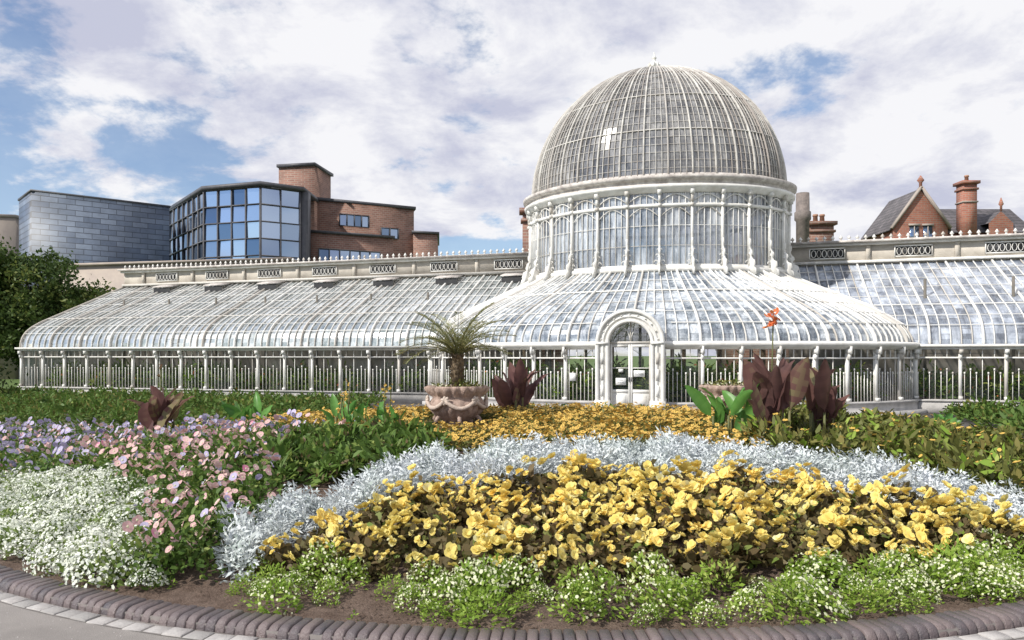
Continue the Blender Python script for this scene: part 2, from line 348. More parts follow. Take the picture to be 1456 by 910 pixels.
    for i in range(0,31,3):sweep(bars,np.array([p[i],q[i]]),(sgn,0,0),.05,.06)
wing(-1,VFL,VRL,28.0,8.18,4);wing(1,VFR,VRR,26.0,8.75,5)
frame=bars.build("iron_frame",[WHITE,CORN,STONE,CREAM,DARK,DOMEBAR],PH)
glob=gl.build("glass_panes",[G_SK,G_DR,G_DM,G_VW,G_WL,G_WR],PH)
# --- porch + door
d=MB();VD=-6.98
def archpts(r,z0=0.0,n=20,zs=2.27):
    th=np.linspace(0,np.pi,n);P=[(r,z0)]+[(r*math.cos(t),zs+r*math.sin(t)) for t in th]+[(-r,z0)];return np.array(P)
def archring(mb,r0,r1,v0,v1,mat=0):
    a=archpts(r0);b=archpts(r1);k=len(a)
    V=[(x,v0,z) for x,z in a]+[(x,v0,z) for x,z in b]+[(x,v1,z) for x,z in a]+[(x,v1,z) for x,z in b]
    F=[]
    for i in range(k-1):
        F+=[(i,i+1,k+i+1,k+i),(i,2*k+i,2*k+i+1,i+1),(k+i,k+i+1,3*k+i+1,3*k+i),(2*k+i,3*k+i,3*k+i+1,2*k+i+1)]
    mb.add(V,F,mat,.3)
archring(d,.70,1.00,VD,VD+.5);archring(d,.95,1.06,VD-.06,VD+.12);archring(d,.64,.74,VD-.04,VD+.3);archring(d,.80,.86,VD-.03,VD+.02)
archring(d,.90,.96,VD+.5,VD+1.6)
for s in(-1,1):
    box(d,(s*.85,VD+.1,.25),.23,.2,.25,0,0);box(d,(s*.85,VD-.02,2.27),.20,.06,.035)
    for z in(.8,1.3,1.8):box(d,(s*.85,VD-.03,z),.05,.015,.17)
for k in range(11):
    t=np.pi*(k+.5)/11;c=(.88*math.cos(t),VD-.03,2.27+.88*math.sin(t));box(d,c,.02,.015,.02)
box(d,(0,VD-.15,.05),1.2,.45,.05,0,1);box(d,(0,VD+.12,.12),.66,.2,.04,0,1)
DV=VD+.22
for s in(-1,1):
    for x in(.035,.60):box(d,(s*x,DV,1.2),.03,.03,1.05)
    for z,h in((.2,.06),(.78,.05),(2.2,.05),(1.5,.014)):box(d,(s*.318,DV,z),.25,.026,h)
    box(d,(s*.318,DV+.005,.48),.25,.015,.26);box(d,(s*.318,DV-.012,.48),.17,.012,.18)
    box(d,(s*.04,DV-.05,1.15),.012,.03,.07,0,2)
box(d,(0,DV-.005,2.29),.66,.045,.035);box(d,(0,DV,2.6),.018,.03,.32)
for s in(-1,1):
    th=np.linspace(0,np.pi,12);p=np.stack([s*.32+.30*np.cos(th),0*th+DV,2.36+.42*np.sin(th)],1);sweep(d,p,(0,-1,0),.025,.03)
door=d.build("entrance_porch",[WHITE,STONE,DARK],PH)
dg=MB();G=np.stack([np.stack([np.linspace(-.64,.64,5),np.full(5,DV+.01),np.full(5,z)],1) for z in(.78,1.5,2.25,2.9)],1);panels(dg,G,None,0,.001)
th=np.linspace(0,np.pi,13);G=np.stack([np.stack([.93*np.cos(th),0*th+v,2.27+.93*np.sin(th)],1) for v in(VD+.5,VD+1.6)],1);panels(dg,G,None,1,.003)
dg.build("door_glass",[G_VW,G_SK],PH)
sg=MB();PAPER=solid("paper",(.8,.8,.78),(.75,.75,.74),3,.7)
box(sg,(.27,DV-.04,1.33),.17,.004,.10);box(sg,(-.30,DV-.04,1.08),.16,.004,.11);box(sg,(-.3,DV-.04,1.42),.07,.004,.05)
box(sg,(-1.9,-6.46,1.2),.10,.004,.13,-.1)
sg.build("door_signs",[PAPER],PH)
INK=solid("ink",(.03,.03,.04),(.04,.04,.05))
for body,x,z,s in(("CLOSED",.27,1.29,.075),("Please",-.30,1.11,.05),("use side door",-.30,1.04,.035)):
    cu=bpy.data.curves.new("sign_text","FONT");cu.body=body;cu.size=s;cu.align_x='CENTER';cu.materials.append(INK)
    o=bpy.data.objects.new("sign_text",cu);sc.collection.objects.link(o);o.parent=PH;o.location=(x,DV-.048,z);o.rotation_euler=(math.pi/2,0,0)
# interior
it=MB();INT=solid("interior_floor",(.20,.18,.16),(.14,.13,.11),2,.9)
prism(it,[(A1*.97*math.sin(t),-B1*.97*math.cos(t)) for t in np.linspace(0,2*np.pi,60)[:-1]],.0,.05)
box(it,(-18,-.7,.03),10.5,2.4,.03);box(it,(17,0,.03),9,2.2,.03)
for s in(-1,1):
    for k in range(7):
        u=s*(9.5+k*2.7)
        for v in(-.6,):tube(it,[(u,v,0),(u,v,4.6)],.05)
for k in range(12):
    t=k*np.pi/6+.2;tube(it,[(4.95*math.sin(t),-3.45*math.cos(t),0),(4.95*math.sin(t),-3.45*math.cos(t),4.9)],.07)
it.build("interior_floor_columns",[INT],PH)
# ------------------------------------------------------------ plant kit
def clump(n,R,H,L,W,mat=0,out=.7,zmin=.15,k=6,shell=.55):
    mb=MB();th=rng.uniform(0,2*np.pi,n);el=np.arcsin(rng.uniform(zmin,1,n));r=rng.uniform(shell,1,n)
    dirv=np.stack([np.cos(th)*np.cos(el),np.sin(th)*np.cos(el),np.sin(el)],1)
    P=dirv*r[:,None]*np.array([R,R,H]);D=nz(dirv*out+rng.normal(0,.55,(n,3)));D[:,2]=np.abs(D[:,2])*.6+D[:,2]*.2;D=nz(D)
    S=nz(np.cross(D,nz(dirv+rng.normal(0,.5,(n,3)))));U=np.cross(S,D)
    l=L*rng.uniform(.6,1.25,(n,1));w=W*rng.uniform(.7,1.2,(n,1))/2
    if k==6: T=[(0,0,0),(.3,-.9,.05),(.7,-.8,.06),(1,0,-.12),(.7,.8,.06),(.3,.9,.05)]
    else: T=[(0,0,0),(.5,-1,.04),(1,0,-.1),(.5,1,.04)]
    V=np.stack([P+D*l*a+S*w*b+U*l*c for a,b,c in T],1).reshape(-1,3)
    m=len(T);mb.raw(V,np.arange(n*m),[m]*n,[mat]*n,rng.random(n));return mb
def bloom(mb,c,nrm,r,np_,mat,layers=1,cup=.3,cmat=None,wide=.75):
    nrm=nz(nrm);ref=np.array([0,0,1.]) if abs(nrm[2])<.9 else np.array([1.,0,0]);x=nz(np.cross(nrm,ref));y=np.cross(nrm,x);V=[];F=[];rd=[];base=rng.random()*.6
    for l in range(layers):
        rr=r*(1-.33*l);cu=cup+.55*l
        for i in range(np_):
            a=2*np.pi*(i+.5*l)/np_+rng.normal(0,.15);dr=x*math.cos(a)+y*math.sin(a);sdv=-x*math.sin(a)+y*math.cos(a);w=rr*wide*math.sin(np.pi/np_)*1.4;k1=rng.uniform(.82,1.12);c1=cu*rng.uniform(.6,1.3)
            b=len(V);V+=[c,c+dr*rr*.55-sdv*w+nrm*rr*c1*.35,c+dr*rr*.95*k1-sdv*w*.6+nrm*rr*c1,c+dr*rr*1.05*k1+nrm*rr*c1*.85,c+dr*rr*.95*k1+sdv*w*.6+nrm*rr*c1,c+dr*rr*.55+sdv*w+nrm*rr*c1*.35]
            F.append(tuple(range(b,b+6)));rd.append(base+.4*rng.random())
    M=[mat]*len(F)
    if cmat is not None:
        b=len(V);rc=r*.28
        for i in range(6):V.append(c+(x*math.cos(i*1.047)+y*math.sin(i*1.047))*rc+nrm*r*.12)
        V.append(c+nrm*r*.35);F+=[(b+i,b+(i+1)%6,b+6) for i in range(6)];M+=[cmat]*6;rd+=[.5]*6
    mb.add(np.array(V),F,M,rd)
def floret_dots(mb,n,R,H,s,mat,lift=1.05,zmin=.2):
    th=rng.uniform(0,2*np.pi,n);el=np.arcsin(rng.uniform(zmin,1,n));dv=np.stack([np.cos(th)*np.cos(el),np.sin(th)*np.cos(el),np.sin(el)],1)
    P=dv*np.array([R,R,H])*lift*rng.uniform(.92,1.06,(n,1));Nn=nz(dv+rng.normal(0,.45,(n,3)));X=nz(np.cross(Nn,rng.normal(0,1,(n,3))));Y=np.cross(Nn,X)
    ss=s*rng.uniform(.6,1.3,(n,1));V=np.stack([P+ss*(X*math.cos(a)+Y*math.sin(a)) for a in np.arange(5)*2*np.pi/5],1).reshape(-1,3)
    mb.raw(V,np.arange(5*n),[5]*n,[mat]*n,rng.random(n))
def merge(*ms):
    o=MB()
    for m in ms:
        V,L,N_,M,R=m.arr();o.raw(V,L,N_,M,R)
    return o
def scatter(out,tpls,P,s0=.8,s1=1.2,tilt=.12):
    idx=rng.integers(0,len(tpls),len(P))
    for ti,tq in enumerate(tpls):
        Q=P[idx==ti];k=len(Q)
        if k==0:continue
        V,L,N_,M,R=tq.arr();a=rng.uniform(0,2*np.pi,k);s=rng.uniform(s0,s1,k);tx=rng.normal(0,tilt,k);ty=rng.normal(0,tilt,k)
        ca,sa=np.cos(a)*s,np.sin(a)*s
        X=ca[:,None]*V[:,0]-sa[:,None]*V[:,1];Y=sa[:,None]*V[:,0]+ca[:,None]*V[:,1];Z=s[:,None]*V[:,2]
        Z=Z+X*tx[:,None]+Y*ty[:,None]
        W=np.stack([X+Q[:,0:1],Y+Q[:,1:2],Z+Q[:,2:3]],2).reshape(-1,3)
        LL=(L[None]+np.arange(k)[:,None]*len(V)).ravel()
        RR=(R[None]*.75+rng.random((k,1))*.25).ravel()
        out.raw(W,LL,np.tile(N_,k),np.tile(M,k),RR)
BX,BY,BR,BB=.6,14.0,9.3,6.2
def bd(x,y):
    B=np.where(y<BY,BR,BB);return (1-np.sqrt(((x-BX)/BR)**2+((y-BY)/B)**2))*BR
def gh(x,y):
    t=np.clip(bd(x,y)/5.5,0,1);return np.where(bd(x,y)>0,.03+.5*t*t*(3-2*t),0)
def grid(sp,mask,x0=-9,x1=10.2,y0=4.4,y1=20.4,jit=.38):
    X,Y=np.meshgrid(np.arange(x0,x1,sp),np.arange(y0,y1,sp));X=X+((np.arange(X.shape[0])%2)*.5*sp)[:,None]
    X=(X+rng.uniform(-jit,jit,X.shape)*sp).ravel();Y=(Y+rng.uniform(-jit,jit,Y.shape)*sp).ravel()
    k=mask(X,Y);X,Y=X[k],Y[k];return np.stack([X,Y,gh(X,Y)],1)
ux,uy=-1.08,14.5;uz=.47
e1=lambda x,y:((x-1.75)/3.65)**2+((y-6.5)/1.95)**2
e2=lambda x,y:((x-1.8)/4.3)**2+((y-6.4)/3.45)**2
def strip(x,y):
    xc=np.interp(y,[5.3,7.6,9,11,13],[-2.35,-3.15,-3.8,-5.0,-6.5]);hw=np.interp(y,[5.5,7.6,9,11],[.42,.5,.8,1.5]);return xc,hw
wob=lambda x,y:.12*np.sin(x*3.1+y*1.7)+.1*np.sin(y*4.3-x*2.2)
def m_beg(x,y):return (e1(x,y)+wob(x,y)*.5<1)&(bd(x,y)>1.0)
def m_sil(x,y):return (e2(x,y)+wob(x,y)*.4<1)&(e1(x,y)+wob(x,y)*.5>=1.03)&(bd(x,y)>.85)
def m_pet(x,y):
    xc,hw=strip(x,y);return (np.abs(x-xc+wob(x,y))<hw)&(bd(x,y)>.45)&(e2(x,y)>1.03)&(y<11.2)
def m_aly(x,y):
    xc,hw=strip(x,y);return (x<xc-hw+.1)&(bd(x,y)>.38)&(y<10.2+wob(x,y))
def m_gp(x,y):return (((x+2.3)/1.35)**2+((y-9.9)/1.3)**2<1)&(e2(x,y)>1.04)
def nour(x,y):return ((x-ux*.93)/.75)**2+((y-uy+.9)/1.5)**2>1
def m_mar(x,y):return (y>9.6)&(y<16.8)&(x>-1.3-(y-10.3)*1.0)&(x<3.5+(y-10.5)*.25)&(e2(x,y)>1.06)&~m_gp(x,y)&nour(x,y)
def m_bor(x,y):return (bd(x,y)>.36)&(bd(x,y)<1.05)&(x>-2.1)
def m_rgt(x,y):return (x>3.5+(y-10.5)*.25)&(e2(x,y)>1.05)&(bd(x,y)>.5)&(y>6.2)&(((x-4.3)/.75)**2+((y-11.2)/.9)**2>1)
def m_lft(x,y):return (y>10.0)&(x<-1.3-(y-10.3)*1.0)&(y<17.5)&~m_pet(x,y)&~m_aly(x,y)&~m_gp(x,y)&(((x+7.05)/.8)**2+((y-14.6)/1.1)**2>1)&(((x+5.45)/.6)**2+((y-14.8)/.9)**2>1)
def m_back(x,y):return (y>16.8)&(bd(x,y)>.3)&(x<5)
L_BEG=leafm("begonia_leaf",(.12,.11,.045),(.22,.14,.08),(.22,.30,.07),.3)
F_YEL=leafm("yellow_petal",(.97,.74,.20),(.98,.85,.36),(.98,.93,.62),.38,.7)
L_SIL=leafm("silver_leaf",(.66,.69,.72),(.82,.84,.88),(.50,.56,.54),.15,.9)
L_GRN=leafm("green_leaf",(.08,.15,.03),(.16,.25,.055),(.28,.33,.08),.3)
L_GHP=leafm("glasshouse_leaf",(.10,.18,.04),(.24,.34,.09),(.42,.45,.16),.45)  # greens lightened from the outdoor leaf to offset the dim light indoors
L_LIM=leafm("lime_leaf",(.20,.33,.04),(.34,.46,.08),(.48,.54,.15),.35)
L_ALG=leafm("alyssum_leaf",(.16,.24,.05),(.26,.34,.10),(.36,.42,.16),.35)
F_WHT=leafm("white_floret",(.88,.88,.82),(.78,.80,.68),(.9,.9,.9),.2,.8)
F_CRM=leafm("cream_floret",(.85,.84,.55),(.88,.86,.70),(.6,.7,.3),.3,.8)
F_PNK=leafm("pink_petal",(.86,.50,.53),(.90,.68,.66),(.74,.24,.42),.35,.7)
F_PUR=leafm("violet_petal",(.46,.38,.66),(.74,.68,.86),(.20,.14,.38),.3,.7)
F_ORG=leafm("orange_petal",(.74,.46,.10),(.82,.57,.16),(.60,.30,.06),.25,.7)
F_RED=leafm("red_canna_petal",(.75,.16,.06),(.80,.32,.12),None,.3,.6)
C_BRN=leafm("brown_centre",(.10,.05,.02),(.16,.09,.03),None,.1)
L_OLV=leafm("olive_leaf",(.12,.14,.035),(.21,.20,.06),(.30,.24,.08),.25)
SOIL=solid("dark_soil",(.09,.06,.045),(.16,.115,.09),9,.95,bump=1,bscale=45,fine=.5)
tp=[]
for v in range(10):
    m=clump(80,.17,.21,.08,.06,0,.6)
    for j in range((4,5,7,5,7,3,6,5,6,2)[v]):
        th=rng.uniform(0,6.28);r=rng.uniform(.02,.18);c=np.array([r*math.cos(th),r*math.sin(th),.21+.11*rng.random()])
        for q in range(rng.integers(1,4)):
            bloom(m,c+rng.normal(0,.024,3),np.array([rng.normal(0,.55),rng.normal(0,.55),.9]),rng.uniform(.026,.046),5,1,2,.28)
    tp.append(m)
o=MB();P=grid(.245,m_beg);P=P[rng.random(len(P))>.07];scatter(o,tp,P,.65,1.3,.25);o.build("yellow_begonia_bed",[L_BEG,F_YEL])
tp=[]
for v in range(6):
    tp.append(merge(clump(150,.14,.27,.07,.018,0,.8,k=4,shell=.3),clump(150,.13,.30,.036,.018,0,.3,k=4,shell=.7)))
o=MB();P=grid(.17,m_sil);scatter(o,tp,P,.7,1.45,.3);o.build("silver_dusty_miller_bed",[L_SIL])
tp=[]
for v in range(6):
    m=clump(30,.16,.21,.08,.04,0,.6,k=4)
    for j in range(9):
        th=rng.uniform(0,6.28);r=.17*math.sqrt(rng.random());bloom(m,np.array([r*math.cos(th),r*math.sin(th),.18+.08*rng.random()]),np.array([rng.normal(0,.3),-.3+rng.normal(0,.3),1]),rng.uniform(.022,.034),7,1,1,.05,2)
    tp.append(m)
o=MB();P=grid(.22,m_mar);scatter(o,tp,P,.7,1.25);o.build("orange_rudbeckia_bed",[L_OLV,F_ORG,C_BRN])
tp=[]
for v in range(6):
    m=clump(280,.15,.20,.04,.017,0,.8,k=4,shell=.6,zmin=0)
    if v<4: floret_dots(m,(190,120,60,170)[v],.15,.20,.0085,1)
    tp.append(m)
o=MB();P=grid(.25,m_bor);P=P[rng.random(len(P))>.16];scatter(o,tp,P,.6,1.5,.15);o.build("alyssum_border",[L_LIM,F_CRM])
tp=[]
for v in range(6):
    m=clump(100,.17,.17,.05,.02,0,.7,k=4);floret_dots(m,(400,420,300,60,330,150)[v],.17,.18,.0095,1);tp.append(m)
o=MB();P=grid(.20,m_aly);scatter(o,tp,P,.7,1.65,.25);o.build("white_alyssum_bed",[L_ALG,F_WHT])
def petu(nf,mix,pr=1.0,H=.30):
    m=clump(95,.17,H,.055,.03,0,.6,k=6)
    for j in range(nf):
        th=rng.uniform(0,6.28);r=.18*math.sqrt(rng.random());bloom(m,np.array([r*math.cos(th),r*math.sin(th),H*.5+.22*rng.random()]),np.array([rng.normal(0,.5),-.7,.6]),rng.uniform(.020,.034)*pr,5,1 if rng.random()<mix else 2,1,.15,3,1.0)
    return m
o=MB();P=grid(.22,m_pet);scatter(o,[petu(k,q,1,.36) for k,q in((4,.95),(6,.85),(3,.95),(6,.7),(2,.95))],P,.9,1.5,.2);o.build("pink_petunia_bed",[L_GRN,F_PNK,F_PUR,F_CRM])
o=MB();P=grid(.26,m_lft,x0=-15);scatter(o,[petu(k,q,1.15,.22) for k,q in((6,.3),(6,.6),(3,.1),(0,.5),(5,.95),(1,.2))],P,.8,1.5,.2);o.build("mixed_pansy_bed",[L_GRN,F_PNK,F_PUR,F_CRM])
def grn(lf=.16):
    return merge(clump(60,.2,.32,lf,lf*.42,0,.7,k=6),clump(12,.2,.33,lf*.7,lf*.3,1,.6,k=6))
o=MB();P=grid(.26,m_gp);scatter(o,[grn(.14) for _ in range(5)],P,.7,1.25,.25);o.build("green_foliage_patch",[L_GRN,L_BEG])
o=MB();P=grid(.30,m_rgt);tp=[]
for v in range(6):
    m=merge(clump(60,.2,.34,.13,.05,0,.7),clump(14,.2,.38,.10,.05,2,.6))
    for j in range((0,2,0,3,1,0)[v]):
        th=rng.uniform(0,6.28);r=.17*math.sqrt(rng.random());bloom(m,np.array([r*math.cos(th),r*math.sin(th),.32+.08*rng.random()]),np.array([0,-.3,1]),.028,6,1,1,.2)
    tp.append(m)
scatter(o,tp,P,.65,1.5,.25);o.build("shrubby_flower_border",[L_OLV,F_ORG,L_LIM])
o=MB();P=grid(.34,m_back);scatter(o,[grn(.13) for _ in range(4)],P,.6,.9);o.build("ground_cover_planting",[L_GRN,L_OLV])
o=MB();P=grid(.16,lambda x,y:(bd(x,y)>.27)&(bd(x,y)<.6));P=P[rng.random(len(P))>.84];scatter(o,[clump(10,.04,.04,.03,.02,0,.6,k=4)],P,.5,1.5);o.build("weed_seedlings",[L_LIM])
def L2W(u,v,z=0):
    return (C[0]+u*math.cos(TH)+v*math.sin(TH),C[1]-u*math.sin(TH)+v*math.cos(TH),z)
def strip_plants(name,u0,u1,vf,v1,sp,s0,s1,mats,tpl,ok=None):
    P=[]
    for u in np.arange(u0,u1,sp):
        for v in np.arange(vf,v1,sp):
            q=L2W(u+rng.uniform(-.3,.3)*sp,v+rng.uniform(-.3,.3)*sp)
            if ok is None or ok(q[0],q[1]):P.append(q)
    o=MB();scatter(o,tpl,np.array(P),s0,s1,.2);o.build(name,mats)
big=[merge(clump(90,.4,.5,.20,.08,0,.7),clump(20,.4,.55,.17,.07,1,.6)) for _ in range(5)]
strip_plants("border_shrubs",-34,-9,-15,-3.9,.66,.45,1.0,[L_GRN,L_OLV],big,lambda x,y:bd(x,y)<-.4 and x<-5.0 and y>17.5)
strip_plants("border_shrubs",9.6,24,-14,-3.0,.62,.5,1.15,[L_GRN,L_OLV],big,lambda x,y:bd(x,y)<-.5 and y>13.5)
o=MB();P=[]
for k in range(190):P.append(L2W(-9-19*rng.random(),rng.uniform(-2.75,-1.2),.2+.45*rng.random()))
for k in range(120):P.append(L2W(9+14*rng.random(),rng.uniform(-1.85,-.3),.2+.45*rng.random()))
for k in range(210):
    t=rng.uniform(-1.1,1.1);r=rng.uniform(.74,.93);P.append(L2W(A1*r*math.sin(t),-B1*r*math.cos(t),.1+.7*rng.random()))
scatter(o,[merge(clump(70,.45,.8,.24,.08,0,.8),clump(18,.45,.9,.26,.07,1,.7),clump(4,.45,.8,.12,.10,2,.5)) for _ in range(4)],np.array(P),.5,1.3);o.build("glasshouse_plants",[L_GHP,L_LIM,F_RED])
# ------------------------------------------------------------ big-leaf plants
def bigleaf(mb,base,az,el,L,W,curl,mat=0,tw=0):
    n=11;p=np.array(base,float);e=el;pts=[p.copy()];dirs=[]
    for i in range(n-1):
        dv=np.array([math.cos(az)*math.cos(e),math.sin(az)*math.cos(e),math.sin(e)]);dirs.append(dv);p=p+dv*L/(n-1);pts.append(p.copy());e-=curl/(n-1)*(2*i/(n-1))
    dirs.append(dirs[-1]);pts=np.array(pts);sd=np.array([-math.sin(az),math.cos(az),0]);V=[];F=[];R=[];rb=rng.random()
    for i in range(n):
        t=i/(n-1);w=W/2*(0.06 if t<.12 else max(0,math.sin(np.pi*min(1,(t-.10)/.90)**.8))**.75+.01);up=np.cross(dirs[i],sd);up=up if up[2]>0 else -up
        s2=nz(sd*math.cos(tw)+up*math.sin(tw));u2=nz(np.cross(dirs[i],s2));rip=.05*W*math.sin(i*2.3+rb*6)
        V+=[pts[i]+s2*w+u2*(w*.35+rip),pts[i]+s2*w*.5+u2*w*.12,pts[i],pts[i]-s2*w*.5+u2*w*.12,pts[i]-s2*w+u2*(w*.35-rip)]
    for i in range(n-1):
        for k in range(4):F.append((5*i+k,5*i+k+1,5*i+5+k+1,5*i+5+k));R.append(min(1,max(0,rb*.7+.12*(i%2)+.15*rng.random()+(.12 if k in(1,2) else 0))))
    mb.add(V,F,mat,R)
L_PUR=leafm("purple_banana_leaf",(.12,.065,.065),(.26,.13,.12),(.30,.25,.14),.4,.3)
L_CAN=leafm("canna_green_leaf",(.08,.22,.045),(.16,.34,.08),None,.3,.35)
STEM=leafm("stem",(.14,.15,.06),(.20,.18,.08),None,.1)
def canna(x,y,n,L,W,mat,spread=1.0,flower=0,fh=1.2,fm=None,z=None,fs=.06,lift=.6,e0=.75,e1_=1.35):
    mb=MB();z0=(float(gh(x,y)) if z is None else z);
    for i in range(n):
        az=2.4*i+rng.normal(0,.3);h=rng.uniform(.1,lift)*L
        bx=x+rng.normal(0,.09)*spread;by=y+rng.normal(0,.09)*spread
        tube(mb,[(bx,by,z0),(bx,by,z0+h+.05)],.02,1)
        bigleaf(mb,(bx,by,z0+h),az,rng.uniform(e0,e1_),L*rng.uniform(.7,1.1),W*rng.uniform(.8,1.15),rng.uniform(.1,1.2),0,rng.normal(0,.8))
    for k in range(flower):
        fx=x+rng.normal(0,.16)*(k>0);fy=y+rng.normal(0,.1)*(k>0);hh=fh*(1-.12*k)
        tube(mb,[(x,y,z0),(fx,fy,z0+hh*.6),(fx+.02,fy,z0+hh)],.011,1)
        for q in range(10):
            c=np.array([fx,fy,z0+hh])+rng.normal(0,.03,3)+np.array([0,0,rng.uniform(-.22,.06)]);bloom(mb,c,rng.normal(0,1,3)+np.array([0,-.5,.5]),fs*rng.uniform(.5,1),4,2,1,.5,None,.45)
    return mb.build("canna_plant",[mat,STEM,fm or F_RED],smooth=False)
canna(-7.05,14.8,15,.88,.30,L_PUR,1.6,1,1.5,C_BRN,fs=.035,lift=.5,e0=.9)
canna(.12,15.8,15,.95,.30,L_PUR,1.5,lift=.5,e0=.85)
canna(4.05,11.5,13,1.05,.35,L_PUR,1.2,1,2.0,fs=.085,lift=.55,e0=.9,e1_=1.42)
canna(4.95,11.9,12,1.0,.35,L_PUR,1.4,lift=.5,e0=.8,e1_=1.4)
canna(3.42,11.4,13,.70,.2,L_CAN,1.3)
canna(-5.45,15.0,14,.64,.19,L_CAN,2.2,lift=.5)
canna(-2.75,12.4,12,.50,.13,L_CAN,2.2,3,.84,F_ORG,fs=.035)
canna(-2.2,12.7,9,.45,.13,L_CAN,2.0,2,.84,F_ORG,fs=.035)
canna(8.9,15.0,9,.5,.2,L_CAN,1.8)
# ------------------------------------------------------------ palm
TR=solid("palm_trunk_bark",(.26,.19,.12),(.13,.10,.07),14,.95,bump=.8,bscale=25)
L_PLM=leafm("palm_frond",(.20,.22,.09),(.34,.33,.15),(.46,.41,.20),.3)
def frond(mb,base,az,el,L,drop,lw=.3,mat=1,np_=34):
    n=14;p=np.array(base,float);e=el;pts=[p.copy()];ds=[]
    for i in range(n-1):
        dv=np.array([math.cos(az)*math.cos(e),math.sin(az)*math.cos(e),math.sin(e)]);ds.append(dv);p=p+dv*L/(n-1);pts.append(p.copy());e-=drop/(n-1)
    ds.append(ds[-1]);pts=np.array(pts);ds=np.array(ds);tube(mb,pts,np.linspace(.013,.004,n),2,5)
    sd=np.array([-math.sin(az),math.cos(az),0]);V=[];F=[];rd=[]
    for j in range(np_):
        t=.14+.84*j/np_;f=t*(n-1);i=int(f);q=pts[i]+(pts[min(i+1,n-1)]-pts[i])*(f-i);dd=ds[i];l=lw*(math.sin(np.pi*min(1,t*.85+.12))**.6)
        for s in(-1,1):
            d1=nz(sd*s*.85+dd*.75+np.array([0,0,.3+rng.normal(0,.15)]));tip=q+d1*l+np.array([0,0,-.12*l]);wv=nz(np.cross(d1,np.array([0,0,1.]))+dd*.3)*.009
            b=len(V);mid=q+d1*l*.5;V+=[q,mid-wv,tip,mid+wv];F.append((b,b+1,b+2,b+3));rd.append(rng.random())
    mb.add(np.array(V),F,mat,rd)
pm=MB();ztop=uz+.90
pts=[(ux,uy,ztop-.1),(ux,uy,ztop+.2),(ux+.01,uy,ztop+.42),(ux,uy,ztop+.56)];tube(pm,pts,[.10,.13,.14,.07],0,10)
for i in range(120):
    a=rng.uniform(0,6.28);z=ztop+rng.uniform(0,.5);rr=.12;c=np.array([ux+rr*math.cos(a),uy+rr*math.sin(a),z])
    dv=nz(np.array([math.cos(a),math.sin(a),1.3]));s=np.array([-math.sin(a),math.cos(a),0])*.03
    pm.add([c-s,c+s,c+dv*.13],[(0,1,2)],0)
for i in range(36):
    frond(pm,(ux+rng.normal(0,.02),uy+rng.normal(0,.02),ztop+.50),2.4*i,1.42-1.0*(i/36)**.9,rng.uniform(1.1,1.35),rng.uniform(.9,1.5),.26)
pm.build("palm_tree",[TR,L_PLM,STEM])
pm=MB()
for (u,v,h) in((-1.0,-4.3,2.2),(1.4,-3.9,2.5),(-4.5,-3.0,2.4),(4.0,-3.2,2.6),(.3,-2,4.2),(2.5,0,5),(-2,0,4.6)):
    x,y,_=L2W(u,v);tube(pm,[(x,y,0),(x,y,h)],.09,0,8)
    for i in range(14):frond(pm,(x,y,h),2.4*i,1.3-1.2*i/14,1.3,1.3,.35,1,18)
pm.build("glasshouse_palms",[TR,L_GRN,STEM])
